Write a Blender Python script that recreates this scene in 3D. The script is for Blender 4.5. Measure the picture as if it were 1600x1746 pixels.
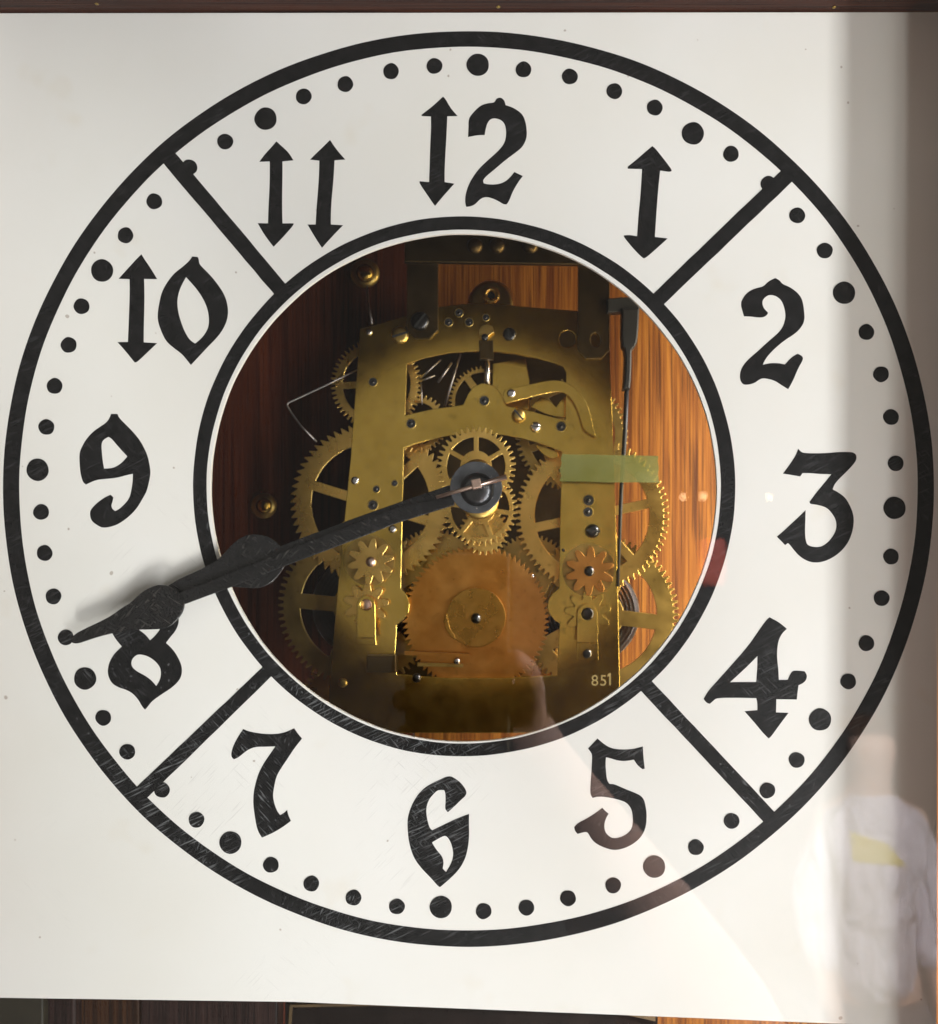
import bpy, bmesh, math, random
from mathutils import Vector
random.seed(7)
scene = bpy.context.scene
for o in list(bpy.data.objects):
    bpy.data.objects.remove(o)
COL = scene.collection

# ------------------------------------------------------------------ scale
# origin: the spot on the dial's front plane straight in front of the lens.
# +X right, +Z up, +Y into the clock.  S metres per photo pixel on the dial.
S, D = 0.00022, 0.345
FX, FY = 850.0, 955.0
def W(px, py, y=0.0):
    k = (D + y) / D * S
    return Vector(((px - FX) * k, y, (FY - py) * k))
def L(n, y=0.0):                      # a length of n photo pixels at depth y
    return n * S * (D + y) / D

# ------------------------------------------------------------------ camera
cam_d = bpy.data.cameras.new('camera')
cam = bpy.data.objects.new('camera', cam_d); COL.objects.link(cam)
cam.location = (0, -D, 0); cam.rotation_euler = (math.radians(90), 0, 0)
cam_d.sensor_fit = 'HORIZONTAL'; cam_d.sensor_width = 36.0
cam_d.lens = 36.0 * D / (1600 * S)
cam_d.shift_x = (800 - FX) / 1600.0; cam_d.shift_y = (FY - 873) / 1600.0
cam_d.clip_start = 0.005; cam_d.clip_end = 50
cam_d.dof.use_dof = True; cam_d.dof.focus_distance = D + 0.012; cam_d.dof.aperture_fstop = 15.0
scene.camera = cam

# ------------------------------------------------------------------ world, lamps, exposure
world = bpy.data.worlds.new('World'); scene.world = world; world.use_nodes = True
bg = world.node_tree.nodes['Background']
bg.inputs['Color'].default_value = (1.0, 0.93, 0.84, 1); bg.inputs['Strength'].default_value = 0.36

def area(name, loc, target, sx, sy, power, color):
    d = bpy.data.lights.new(name, 'AREA'); d.shape = 'RECTANGLE'; d.size = sx; d.size_y = sy
    d.energy = power; d.color = color
    o = bpy.data.objects.new(name, d); COL.objects.link(o); o.location = loc
    o.rotation_euler = (Vector(target) - Vector(loc)).to_track_quat('-Z', 'Y').to_euler()
    return o
area('window_light', (2.65, -3.80, -2.1), (0.0, 0, 0), 0.55, 5.4, 315, (0.98, 0.985, 1.0))
area('far_window_light', (1.25, -3.80, -4.1), (0.0, 0, 0), 0.55, 2.9, 318, (1.0, 0.985, 0.96))
area('added_wood_light', (0.205, 0.022, -0.03), (0.165, 0.158, -0.03), 0.06, 0.34, 2.4, (1.0, 0.86, 0.60))  # added lamp hidden behind the dial, brightens the right of the back wood
area('added_bystander_light', (1.3, -0.35, 0.75), (1.05, -2.4, -0.55), 0.35, 0.35, 660, (0.96, 0.95, 1.0))  # added lamp aimed at the bystander to brighten the mirrored figure
vs = scene.view_settings
vs.view_transform = 'Standard'; vs.look = 'None'; vs.exposure = 0.0; vs.gamma = 1.0; vs.use_curve_mapping = False
scene.cycles.max_bounces = 5; scene.cycles.diffuse_bounces = 3; scene.cycles.glossy_bounces = 4; scene.cycles.transparent_max_bounces = 12
scene.cycles.caustics_reflective = False; scene.cycles.caustics_refractive = False
scene.cycles.use_denoising = True
scene.cycles.use_adaptive_sampling = True; scene.cycles.adaptive_threshold = 0.03

# ------------------------------------------------------------------ materials
def mat(name):
    m = bpy.data.materials.new(name); m.use_nodes = True
    nt = m.node_tree; b = nt.nodes['Principled BSDF']
    return m, nt, b
def nd(nt, t, **kw):
    n = nt.nodes.new(t)
    for k, v in kw.items():
        if hasattr(n, k): setattr(n, k, v)
        else: n.inputs[k.replace('_', ' ')].default_value = v
    return n
def ramp(nt, src, stops):
    r = nt.nodes.new('ShaderNodeValToRGB'); e = r.color_ramp.elements
    while len(e) < len(stops): e.new(0.5)
    for i, (p, c) in enumerate(stops):
        e[i].position = p; e[i].color = c if len(c) == 4 else (*c, 1)
    nt.links.new(src, r.inputs['Fac']); return r
def coords(nt, scale=(1, 1, 1), rot=(0, 0, 0)):
    g = nt.nodes.new('ShaderNodeNewGeometry')
    m = nt.nodes.new('ShaderNodeMapping'); m.inputs['Scale'].default_value = scale
    m.inputs['Rotation'].default_value = rot
    nt.links.new(g.outputs['Position'], m.inputs['Vector']); return m.outputs['Vector']
def noise(nt, vec, scale, detail=3, rough=0.55, dist=0.0):
    n = nt.nodes.new('ShaderNodeTexNoise'); n.inputs['Scale'].default_value = scale
    n.inputs['Detail'].default_value = detail; n.inputs['Roughness'].default_value = rough
    n.inputs['Distortion'].default_value = dist
    nt.links.new(vec, n.inputs['Vector']); return n.outputs['Fac']
def mixc(nt, fac, a, b, mode='MIX'):
    n = nt.nodes.new('ShaderNodeMix'); n.data_type = 'RGBA'; n.blend_type = mode
    for sock, v in ((n.inputs['Factor'], fac), (n.inputs[6], a), (n.inputs[7], b)):
        if hasattr(v, 'node'): nt.links.new(v, sock)
        else: sock.default_value = v if not isinstance(v, tuple) or len(v) == 4 else (*v, 1)
    return n.outputs[2]
def math_n(nt, op, a, b=0.0):
    n = nt.nodes.new('ShaderNodeMath'); n.operation = op
    for i, v in enumerate((a, b)):
        if hasattr(v, 'node'): nt.links.new(v, n.inputs[i])
        else: n.inputs[i].default_value = v
    return n.outputs[0]
def bump(nt, b, h, strength, dist):
    n = nt.nodes.new('ShaderNodeBump'); n.inputs['Strength'].default_value = strength
    n.inputs['Distance'].default_value = dist
    nt.links.new(h, n.inputs['Height']); nt.links.new(n.outputs['Normal'], b.inputs['Normal'])

M = {}
def scratch_mask(nt, ang, across, length, lo, hi, patch=9.0, plo=0.5, phi=0.62):
    """thin straight scratches along direction ang, gathered in patches"""
    v = coords(nt, (1, 1, 1), (0, ang, 0))
    m2 = nt.nodes.new('ShaderNodeMapping'); m2.inputs['Scale'].default_value = (1.0 / length, 1, 1.0 / across)
    nt.links.new(v, m2.inputs['Vector'])
    f = noise(nt, m2.outputs['Vector'], 1.0, 1, 0.5)
    r = ramp(nt, f, [(lo, (0, 0, 0)), (hi, (1, 1, 1))])
    p = ramp(nt, noise(nt, coords(nt), patch, 1), [(plo, (0, 0, 0)), (phi, (1, 1, 1))])
    return math_n(nt, 'MULTIPLY', r.outputs['Color'], p.outputs['Color'])

def wear_zone(nt, px, py, r0, r1, floor=0.12):
    g = nt.nodes.new('ShaderNodeNewGeometry'); d = nt.nodes.new('ShaderNodeVectorMath'); d.operation = 'DISTANCE'
    nt.links.new(g.outputs['Position'], d.inputs[0]); d.inputs[1].default_value = W(px, py, 0)
    m = nt.nodes.new('ShaderNodeMapRange'); m.inputs[1].default_value = L(r0); m.inputs[2].default_value = L(r1)
    m.inputs[3].default_value = 1.0; m.inputs[4].default_value = floor
    nt.links.new(d.outputs['Value'], m.inputs[0]); return m.outputs[0]
def make_black():
    m, nt, b = mat('black_paint')
    base = ramp(nt, noise(nt, coords(nt), 240, 2), [(0.3, (0.007, 0.007, 0.0075)), (0.7, (0.015, 0.0145, 0.015))]).outputs['Color']
    s1 = scratch_mask(nt, 0.45, 0.00075, 0.009, 0.56, 0.72, 15, 0.42, 0.58)
    s2 = math_n(nt, 'MAXIMUM', scratch_mask(nt, -0.85, 0.0007, 0.006, 0.60, 0.74, 19, 0.48, 0.62), scratch_mask(nt, 1.25, 0.0006, 0.004, 0.62, 0.75, 26, 0.50, 0.62))
    s = math_n(nt, 'MAXIMUM', s1, s2)
    spk = ramp(nt, noise(nt, coords(nt), 700, 0), [(0.76, (0, 0, 0)), (0.80, (1, 1, 1))]).outputs['Color']
    s = math_n(nt, 'MAXIMUM', s, math_n(nt, 'MULTIPLY', spk, 0.6))
    z = math_n(nt, 'MAXIMUM', wear_zone(nt, 480, 1300, 230, 520, 0.16), wear_zone(nt, 1190, 1290, 60, 260, 0.0))
    c = mixc(nt, math_n(nt, 'MULTIPLY', math_n(nt, 'MULTIPLY', s, z), 0.46), base, (0.34, 0.35, 0.36))
    nt.links.new(c, b.inputs['Base Color'])
    b.inputs['Roughness'].default_value = 0.42; b.inputs['Specular IOR Level'].default_value = 0.10
    return m
M['black'] = make_black()

def make_white():
    m, nt, b = mat('white_enamel')
    n1 = ramp(nt, noise(nt, coords(nt), 9, 3), [(0.30, (0.79, 0.770, 0.715)), (0.72, (0.84, 0.83, 0.80))]).outputs['Color']
    stain = ramp(nt, noise(nt, coords(nt, (1, 1, 1)), 26, 3, 0.65), [(0.62, (0, 0, 0)), (0.80, (1, 1, 1))]).outputs['Color']
    c = mixc(nt, math_n(nt, 'MULTIPLY', stain, 0.42), n1, (0.70, 0.62, 0.47))
    s1 = math_n(nt, 'MAXIMUM', scratch_mask(nt, 0.80, 0.0006, 0.013, 0.62, 0.74, 17, 0.52, 0.64), scratch_mask(nt, -0.75, 0.0006, 0.010, 0.63, 0.75, 21, 0.53, 0.65))
    c = mixc(nt, math_n(nt, 'MULTIPLY', math_n(nt, 'MULTIPLY', s1, wear_zone(nt, 480, 1300, 230, 620, 0.12)), 0.26), c, (0.36, 0.35, 0.33))
    spk = ramp(nt, noise(nt, coords(nt), 300, 0), [(0.862, (0, 0, 0)), (0.875, (1, 1, 1))]).outputs['Color']
    c = mixc(nt, math_n(nt, 'MULTIPLY', spk, 0.5), c, (0.25, 0.16, 0.10))
    nt.links.new(c, b.inputs['Base Color'])
    b.inputs['Roughness'].default_value = 0.5; b.inputs['Specular IOR Level'].default_value = 0.10
    bump(nt, b, noise(nt, coords(nt), 200, 1), 0.10, 0.0004)
    return m
M['white'] = make_white()

def make_metal(name, c1, c2, rough=0.22, spots=0.25, spotc=(0.10, 0.06, 0.02), rvar=0.12, sc=60, metallic=1.0, brush=0.05):
    m, nt, b = mat(name)
    c = ramp(nt, noise(nt, coords(nt), sc, 3, 0.6), [(0.3, c1), (0.7, c2)]).outputs['Color']
    sp = ramp(nt, noise(nt, coords(nt), sc * 4.5, 3, 0.6), [(0.60, (0, 0, 0)), (0.78, (1, 1, 1))]).outputs['Color']
    c = mixc(nt, math_n(nt, 'MULTIPLY', sp, spots), c, spotc)
    if spots > 0.32:                               # tarnish in broad cloudy patches
        cl = ramp(nt, noise(nt, coords(nt), 30, 3, 0.6, 0.8), [(0.45, (0, 0, 0)), (0.72, (1, 1, 1))]).outputs['Color']
        c = mixc(nt, math_n(nt, 'MULTIPLY', cl, 0.34), c, tuple(x * 0.55 for x in c1))
    nt.links.new(c, b.inputs['Base Color']); b.inputs['Metallic'].default_value = metallic
    r = math_n(nt, 'ADD', math_n(nt, 'MULTIPLY', noise(nt, coords(nt), sc * 2, 2), rvar), rough - rvar * 0.5)
    nt.links.new(r, b.inputs['Roughness'])
    bump(nt, b, noise(nt, coords(nt, (1, 1, 0.15)), sc * 40, 1), brush, 0.0003)
    return m
M['brass'] = make_metal('plate_brass', (0.58, 0.385, 0.070), (0.70, 0.48, 0.110), 0.21, 0.35)
M['wheel_brass'] = make_metal('wheel_brass', (0.62, 0.39, 0.095), (0.76, 0.51, 0.15), 0.28, 0.35)
M['dull_brass'] = make_metal('dull_brass', (0.34, 0.23, 0.06), (0.48, 0.33, 0.10), 0.34, 0.5)
M['copper'] = make_metal('tarnished_copper_brass', (0.46, 0.20, 0.04), (0.60, 0.30, 0.075), 0.30, 0.4, (0.10, 0.045, 0.012))
M['steel'] = make_metal('steel', (0.34, 0.33, 0.32), (0.52, 0.51, 0.50), 0.24, 0.3, (0.08, 0.06, 0.05))
M['spring'] = make_metal('spring_steel', (0.30, 0.29, 0.285), (0.50, 0.49, 0.48), 0.40, 0.3, (0.08, 0.07, 0.06), metallic=0.2)
M['dark_wire'] = make_metal('dull_wire_steel', (0.20, 0.18, 0.17), (0.30, 0.28, 0.26), 0.38, 0.3, (0.05, 0.04, 0.03))
M['blue_steel'] = make_metal('dark_screw_steel', (0.035, 0.035, 0.037), (0.08, 0.078, 0.075), 0.30, 0.3, (0.02, 0.015, 0.01))
M['pin'] = make_metal('pin_metal', (0.52, 0.38, 0.31), (0.66, 0.50, 0.42), 0.34, 0.3, (0.2, 0.12, 0.08))
M['bracket'] = make_metal('bronzed_bracket', (0.050, 0.033, 0.013), (0.085, 0.055, 0.022), 0.40, 0.2, (0.02, 0.012, 0.006))

def make_hand(name, wear, lo, hi):
    m, nt, b = mat(name)
    base = ramp(nt, noise(nt, coords(nt), 160, 2), [(0.3, lo), (0.7, hi)]).outputs['Color']
    spk = ramp(nt, noise(nt, coords(nt), 520, 2), [(0.68, (0, 0, 0)), (0.74, (1, 1, 1))]).outputs['Color']
    s1 = scratch_mask(nt, 0.9, 0.0008, 0.006, 0.62, 0.74, 30, 0.46, 0.58)
    s2 = scratch_mask(nt, -0.6, 0.0007, 0.005, 0.62, 0.74, 40, 0.46, 0.58)
    w = math_n(nt, 'MAXIMUM', math_n(nt, 'MAXIMUM', spk, s1), s2)
    c = mixc(nt, math_n(nt, 'MULTIPLY', w, wear), base, (0.38, 0.34, 0.30))
    nt.links.new(c, b.inputs['Base Color'])
    b.inputs['Roughness'].default_value = 0.26; b.inputs['Specular IOR Level'].default_value = 0.40
    return m
M['hand'] = make_hand('hand_lacquer', 0.12, (0.006, 0.006, 0.0065), (0.012, 0.0118, 0.0125))
M['hub'] = make_hand('worn_hub_lacquer', 0.85, (0.040, 0.043, 0.048), (0.085, 0.088, 0.094))

def make_wood(name, dark, mid, light, rough, horizontal=False, coat=0.3):
    m, nt, b = mat(name)
    sc = (1, 1, 0.013) if not horizontal else (0.013, 1, 1)
    v = coords(nt, sc)
    fine = noise(nt, v, 1300, 2, 0.6)
    broad = noise(nt, v, 170, 2, 0.55, 0.3)
    c = ramp(nt, math_n(nt, 'ADD', math_n(nt, 'MULTIPLY', fine, 0.6), math_n(nt, 'MULTIPLY', broad, 0.4)),
             [(0.39, dark), (0.50, mid), (0.62, light)]).outputs['Color']
    pore = ramp(nt, noise(nt, coords(nt, (1, 1, 0.014) if not horizontal else (0.014, 1, 1)), 950, 1), [(0.55, (0, 0, 0)), (0.64, (1, 1, 1))]).outputs['Color']
    c = mixc(nt, math_n(nt, 'MULTIPLY', pore, 0.78), c, tuple(x * 0.45 for x in dark))
    nt.links.new(c, b.inputs['Base Color']); b.inputs['Roughness'].default_value = rough
    b.inputs['Specular IOR Level'].default_value = 0.10; b.inputs['Coat Weight'].default_value = coat; b.inputs['Coat Roughness'].default_value = 0.12
    bump(nt, b, fine, 0.25, 0.0006)
    return m
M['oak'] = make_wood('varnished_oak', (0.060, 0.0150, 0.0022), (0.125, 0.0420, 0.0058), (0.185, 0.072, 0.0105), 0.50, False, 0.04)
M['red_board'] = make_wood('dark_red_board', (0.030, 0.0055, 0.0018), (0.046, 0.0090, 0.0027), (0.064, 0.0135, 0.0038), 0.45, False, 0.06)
M['case'] = make_wood('dark_stained_case', (0.030, 0.007, 0.0035), (0.058, 0.0145, 0.0065), (0.090, 0.025, 0.011), 0.40, True, 0.05)
M['case_v'] = make_wood('dark_stained_side', (0.05, 0.018, 0.010), (0.10, 0.034, 0.016), (0.16, 0.06, 0.028), 0.34)

def make_plain(name, c, rough=0.5, spec=0.3, var=0.25, sc=80):
    m, nt, b = mat(name)
    r = ramp(nt, noise(nt, coords(nt), sc, 4), [(0.3, tuple(x * (1 - var) for x in c)), (0.7, tuple(min(1, x * (1 + var)) for x in c))])
    nt.links.new(r.outputs['Color'], b.inputs['Base Color'])
    b.inputs['Roughness'].default_value = rough; b.inputs['Specular IOR Level'].default_value = spec
    return m
M['dial_back'] = make_plain('raw_board', (0.055, 0.042, 0.026), 0.8)
M['iron'] = make_plain('black_iron', (0.012, 0.012, 0.012), 0.45)

def make_tape():
    m, nt, b = mat('green_tape')
    c = ramp(nt, noise(nt, coords(nt), 45, 3), [(0.35, (0.12, 0.125, 0.028)), (0.65, (0.17, 0.18, 0.075))]).outputs['Color']
    sm = ramp(nt, noise(nt, coords(nt, (1, 1, 1.6)), 330, 3, 0.6, 0.6), [(0.56, (0, 0, 0)), (0.66, (1, 1, 1))]).outputs['Color']
    c = mixc(nt, math_n(nt, 'MULTIPLY', sm, 0.35), c, (0.10, 0.12, 0.03))
    nt.links.new(c, b.inputs['Base Color']); b.inputs['Roughness'].default_value = 0.35
    t = nt.nodes.new('ShaderNodeBsdfTransparent'); t.inputs['Color'].default_value = (0.80, 0.82, 0.60, 1)
    mx = nt.nodes.new('ShaderNodeMixShader'); mx.inputs['Fac'].default_value = 0.52
    out = nt.nodes['Material Output']
    nt.links.new(t.outputs[0], mx.inputs[1]); nt.links.new(b.outputs[0], mx.inputs[2]); nt.links.new(mx.outputs[0], out.inputs['Surface'])
    return m
M['tape'] = make_tape()

def make_glass():
    m = bpy.data.materials.new('pane_glass'); m.use_nodes = True; nt = m.node_tree
    nt.nodes.clear()
    out = nt.nodes.new('ShaderNodeOutputMaterial')
    f = nt.nodes.new('ShaderNodeFresnel'); f.inputs['IOR'].default_value = 1.30
    t = nt.nodes.new('ShaderNodeBsdfTransparent'); t.inputs['Color'].default_value = (0.992, 0.997, 0.994, 1)
    g = nt.nodes.new('ShaderNodeBsdfGlossy'); g.inputs['Roughness'].default_value = 0.012
    mx = nt.nodes.new('ShaderNodeMixShader')
    nt.links.new(f.outputs[0], mx.inputs[0]); nt.links.new(t.outputs[0], mx.inputs[1]); nt.links.new(g.outputs[0], mx.inputs[2])
    nt.links.new(mx.outputs[0], out.inputs['Surface'])
    return m
M['glass'] = make_glass()

# ------------------------------------------------------------------ object helpers
def thing(name, loc, label, cat, group=None):
    o = bpy.data.objects.new(name, None); COL.objects.link(o); o.location = loc
    o.empty_display_size = 0.01
    o['label'] = label; o['category'] = cat
    if group: o['group'] = group
    return o
def wloc(o):
    p = Vector((0, 0, 0))
    while o is not None:
        p = p + o.location; o = o.parent
    return p
def link(name, me, m, parent=None, smooth=False):
    """mesh given in world coordinates; its origin goes to its own centre"""
    n = len(me.vertices)
    lo = Vector((min(v.co[i] for v in me.vertices) for i in range(3)))
    hi = Vector((max(v.co[i] for v in me.vertices) for i in range(3)))
    c = (lo + hi) / 2
    for v in me.vertices: v.co = v.co - c
    me.materials.clear(); me.materials.append(m)
    for p in me.polygons: p.use_smooth = smooth
    o = bpy.data.objects.new(name, me); COL.objects.link(o)
    if parent is not None: o.parent = parent
    o.location = c - (wloc(parent) if parent is not None else Vector((0, 0, 0)))
    return o
def tag(o, label, cat, group=None, kind=None):
    o['label'] = label; o['category'] = cat
    if group: o['group'] = group
    if kind: o['kind'] = kind
    return o
def curve_mesh(loops, thick, bev=0.0, bres=1):
    """filled 2-D outline with holes, extruded; coordinates (x, z) metres; front face at y=0 going back"""
    cu = bpy.data.curves.new('tmp', 'CURVE'); cu.dimensions = '2D'; cu.fill_mode = 'BOTH'
    cu.extrude = max(thick / 2 - bev, 1e-6); cu.bevel_depth = bev; cu.bevel_resolution = bres
    cu.offset = -bev if bev else 0.0
    for lp in loops:
        sp = cu.splines.new('POLY'); sp.points.add(len(lp) - 1); sp.use_cyclic_u = True
        for i, (x, z) in enumerate(lp): sp.points[i].co = (x, z, 0, 1)
    ob = bpy.data.objects.new('tmp', cu); COL.objects.link(ob)
    dg = bpy.context.evaluated_depsgraph_get(); dg.update()
    me = bpy.data.meshes.new_from_object(ob.evaluated_get(dg))
    bpy.data.objects.remove(ob); bpy.data.curves.remove(cu)
    return me
def slab(name, loops_px, y, thick, m, parent, bev=0.0):
    """outline in photo pixels, front face at depth y"""
    loops = []
    for lp in loops_px:
        q = [W(px, py, y) for px, py in lp]
        loops.append([(p.x, p.z) for p in q])
    me = curve_mesh(loops, thick, bev)
    for v in me.vertices:
        x, z, e = v.co
        v.co = (x, y + thick / 2 - e, z)
    return link(name, me, m, parent)
def smooth_loop(pts, it=2, keep=50):
    pts = [Vector(p) for p in pts]
    def turn(a, b, c):
        u, v = (b - a), (c - b)
        if u.length < 1e-9 or v.length < 1e-9: return 0
        return math.degrees(abs(u.angle_signed(v)))
    n = len(pts)
    data = [(pts[i], turn(pts[i - 1], pts[i], pts[(i + 1) % n]) > keep) for i in range(n)]
    for _ in range(it):
        out = []
        n = len(data)
        for i in range(n):
            p, c = data[i]; a = data[i - 1][0]; b = data[(i + 1) % n][0]
            if c:
                out.append((p, True))
            else:
                out.append((p + (a - p) * 0.25, False)); out.append((p + (b - p) * 0.25, False))
        data = out
    return [(p.x, p.y) for p, _ in data]
def circ(cx, cy, r, n=48, ry=None, ph=0.0):
    ry = ry or r
    return [(cx + r * math.cos(ph + 2 * math.pi * i / n), cy + ry * math.sin(ph + 2 * math.pi * i / n)) for i in range(n)]
def lathe(name, px, py, prof, m, parent, seg=28, smooth=True):
    """prof: (radius in photo px at that depth, depth y) from front to back, around the Y axis through the pixel at the first depth"""
    y0 = prof[0][1]; c = W(px, py, y0)
    me = bpy.data.meshes.new(name); bm = bmesh.new(); rings = []
    for r, y in prof:
        rr = L(r, y0)
        if rr < 1e-7: rings.append([bm.verts.new((c.x, y, c.z))])
        else: rings.append([bm.verts.new((c.x + rr * math.cos(2 * math.pi * i / seg), y, c.z + rr * math.sin(2 * math.pi * i / seg))) for i in range(seg)])
    for a, b in zip(rings, rings[1:]):
        for i in range(seg):
            j = (i + 1) % seg
            if len(a) == 1 and len(b) > 1: bm.faces.new((a[0], b[i], b[j]))
            elif len(b) == 1 and len(a) > 1: bm.faces.new((a[i], b[0], a[j]))
            elif len(a) > 1: bm.faces.new((a[i], b[i], b[j], a[j]))
    bmesh.ops.recalc_face_normals(bm, faces=bm.faces)
    bm.to_mesh(me); bm.free()
    o = link(name, me, m, parent, smooth)
    return o
def tube_mesh(pts, radii, seg=12):
    me = bpy.data.meshes.new('tube'); bm = bmesh.new(); rings = []
    if not isinstance(radii, (list, tuple)): radii = [radii] * len(pts)
    for i, p in enumerate(pts):
        d = (pts[min(i + 1, len(pts) - 1)] - pts[max(i - 1, 0)]).normalized()
        up = Vector((0, 1, 0)) if abs(d.y) < 0.9 else Vector((1, 0, 0))
        a = d.cross(up).normalized(); b = d.cross(a).normalized()
        rings.append([bm.verts.new(p + (a * math.cos(2 * math.pi * k / seg) + b * math.sin(2 * math.pi * k / seg)) * radii[i]) for k in range(seg)])
    for a, b in zip(rings, rings[1:]):
        for k in range(seg):
            bm.faces.new((a[k], a[(k + 1) % seg], b[(k + 1) % seg], b[k]))
    bm.faces.new(rings[0]); bm.faces.new(rings[-1])
    bmesh.ops.recalc_face_normals(bm, faces=bm.faces)
    bm.to_mesh(me); bm.free(); return me
def tube(name, pts, r, m, parent, seg=12):
    return link(name, tube_mesh([Vector(p) for p in pts], r, seg), m, parent, True)
def box(name, lo, hi, m, parent, bev=0.0):
    me = bpy.data.meshes.new(name); bm = bmesh.new()
    bmesh.ops.create_cube(bm, size=1.0)
    lo, hi = Vector(lo), Vector(hi)
    for v in bm.verts: v.co = Vector(((lo[i] + hi[i]) / 2 + v.co[i] * (hi[i] - lo[i]) for i in range(3)))
    if bev: bmesh.ops.bevel(bm, geom=bm.edges[:], offset=bev, segments=3, affect='EDGES')
    bm.to_mesh(me); bm.free()
    return link(name, me, m, parent)

# ================================================================== CASE
YG = -0.046                      # glass plane
HM = 0.090                       # front face of the movement plate
YB = 0.158                       # back board of the case
case = thing('clock_case', (0, 0.05, -0.45), 'dark stained wooden clock case around the white dial, glazed in front', 'clock case')
zt = W(0, 18.5).z; xr = W(1602, 0).x; xl = W(-190, 0).x
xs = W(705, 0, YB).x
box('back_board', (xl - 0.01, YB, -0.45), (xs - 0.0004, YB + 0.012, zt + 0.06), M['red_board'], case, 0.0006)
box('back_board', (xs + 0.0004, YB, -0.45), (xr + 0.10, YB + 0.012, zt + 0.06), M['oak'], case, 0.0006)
tb = box('top_board', (xl - 0.012, -0.060, zt), (xr + 0.10, YB - 0.001, zt + 0.018), M['case'], case, 0.0012)
tb.rotation_euler.y = math.radians(-0.05)
sb = box('side_board', (xr, -0.060, -0.45), (xr + 0.016, -0.0005, zt - 0.0005), M['case_v'], case, 0.001)
sb.rotation_euler.y = math.radians(0.35)
box('side_board', (xl - 0.016, -0.060, -0.45), (xl, YB - 0.001, zt - 0.0005), M['case_v'], case, 0.001)
box('glass_pane', (xl + 0.001, YG, -0.449), (xr - 0.004, YG + 0.002, zt - 0.001), M['glass'], case)
for nx, yy in ((165, -0.0046), (850, -0.0026), (1423, -0.0024)):
    p = W(nx, 18, yy); me = bpy.data.meshes.new('nail'); bm = bmesh.new()
    bmesh.ops.create_uvsphere(bm, u_segments=12, v_segments=8, radius=0.0008)
    for v in bm.verts: v.co = Vector((v.co.x, v.co.y, v.co.z * 0.5)) + Vector((p.x, p.y, zt))
    bm.to_mesh(me); bm.free(); link('nail', me, M['dull_brass'], case, True)

# ================================================================== DIAL
TH = 0.0016
dial = thing('clock_dial', W(791, 1702, 0.0), 'square white painted dial board with hand painted black numerals and open centre', 'clock dial')
CXH, CYH = 790.6, 831.8
def wob(cx, cy, a, b, n, amp, seed, lobes=(3, 5, 7, 11, 23, 41)):
    rnd = random.Random(seed); ph = [(k, rnd.uniform(0, 6.28), amp * rnd.uniform(.4, 1) / (1 + 0.05 * k)) for k in lobes]
    out = []
    for i in range(n):
        t = 2 * math.pi * i / n
        d = sum(am * math.sin(k * t + p) for k, p, am in ph)
        out.append((cx + (a + d) * math.cos(t), cy + (b + d) * math.sin(t)))
    return out
board = [(-182, 22), (1604, 20), (1598, 1752), (1451, 1747), (500, 1709), (0, 1702), (-182, 1697)]
slab('board', [board, wob(CXH, CYH, 431.6, 433.4, 240, 0.5, 3)], 0.0, TH, M['white'], dial, 0.00022)
slab('backing', [[(-170, 30), (1590, 30), (1590, 1730), (1451, 1728), (500, 1690), (-170, 1682)], circ(CXH, CYH, 450, 120)], TH + 0.0002, 0.0015, M['dial_back'], dial)
PT = 0.00012
slab('outer_ring', [wob(799, 833, 794, 781, 300, 0.5, 11), wob(799, 833, 766.5, 754, 300, 0.5, 12)], -PT, PT, M['black'], dial)
slab('inner_ring', [wob(791.5, 829.5, 462.5, 460.5, 240, 0.5, 13), wob(791, 830, 438.8, 438.5, 240, 0.35, 14)], -PT, PT, M['black'], dial)
def divider(a0, a1, b0, b1):
    def ext(p, q, e):
        d = (Vector(q) - Vector(p)).normalized(); return tuple(Vector(p) - d * e), tuple(Vector(q) + d * e)
    a0, a1 = ext(a0, a1, 13); b0, b1 = ext(b0, b1, 13)
    n = 14; rnd = random.Random(int(a0[0]))
    up = [tuple(Vector(a0).lerp(Vector(a1), i / n) + Vector((rnd.uniform(-.4, .4), rnd.uniform(-.4, .4)))) for i in range(n + 1)]
    dn = [tuple(Vector(b1).lerp(Vector(b0), i / n) + Vector((rnd.uniform(-.4, .4), rnd.uniform(-.4, .4)))) for i in range(n + 1)]
    slab('divider', [up + dn], -PT - 0.00005, PT, M['black'], dial)
divider((281.2, 281.5), (468.1, 502.3), (301.4, 263.2), (487.4, 484))
divider((1333, 290), (1116, 499), (1352, 309), (1134, 517))
divider((230, 1345), (445.6, 1139.7), (247.8, 1363.7), (460.6, 1155.6))
divider((1322.5, 1386), (1114.4, 1163.8), (1303.8, 1402.8), (1094.7, 1179.7))
DOTS = [(815,110),(893,118),(972,130),(1048,155),(1117,183),(1182,227),(1247,262),(1311,313),(1360,367),(1407,427),
 (1440,499),(1478,566),(1503,638),(1520,711),(1528,790),(1526,866),(1520,949),(1504,1020),(1478,1097),(1447,1162),
 (1399,1227),(1359,1296),(1309,1348),(1248,1400),(1187,1445),(1116,1478),(1046,1510),(969,1532),(898,1548),(825,1554),
 (752,1547),(677,1546),(603,1531),(531,1507),(462,1475),(393,1437),(335,1398),(276,1347),(217,1282),(176,1224),
 (145,1157),(112,1087),(91,1017),(76,943),(70,873),(64,801),(79,728),(93,658),(117,588),(139,522),
 (174,461),(214,401),(263,343),(323,285),(384,241),(453,202),(518,164),(589,143),(667,121),(741,112)]
for i, (x, y) in enumerate(DOTS):
    r = 19.0 if i % 5 == 0 else 13.4
    slab('minute_dot', [wob(x, y, r, r, 36, 0.28, 100 + i, (2, 3, 5))], -PT - 0.0001, PT, M['black'], dial)
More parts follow.
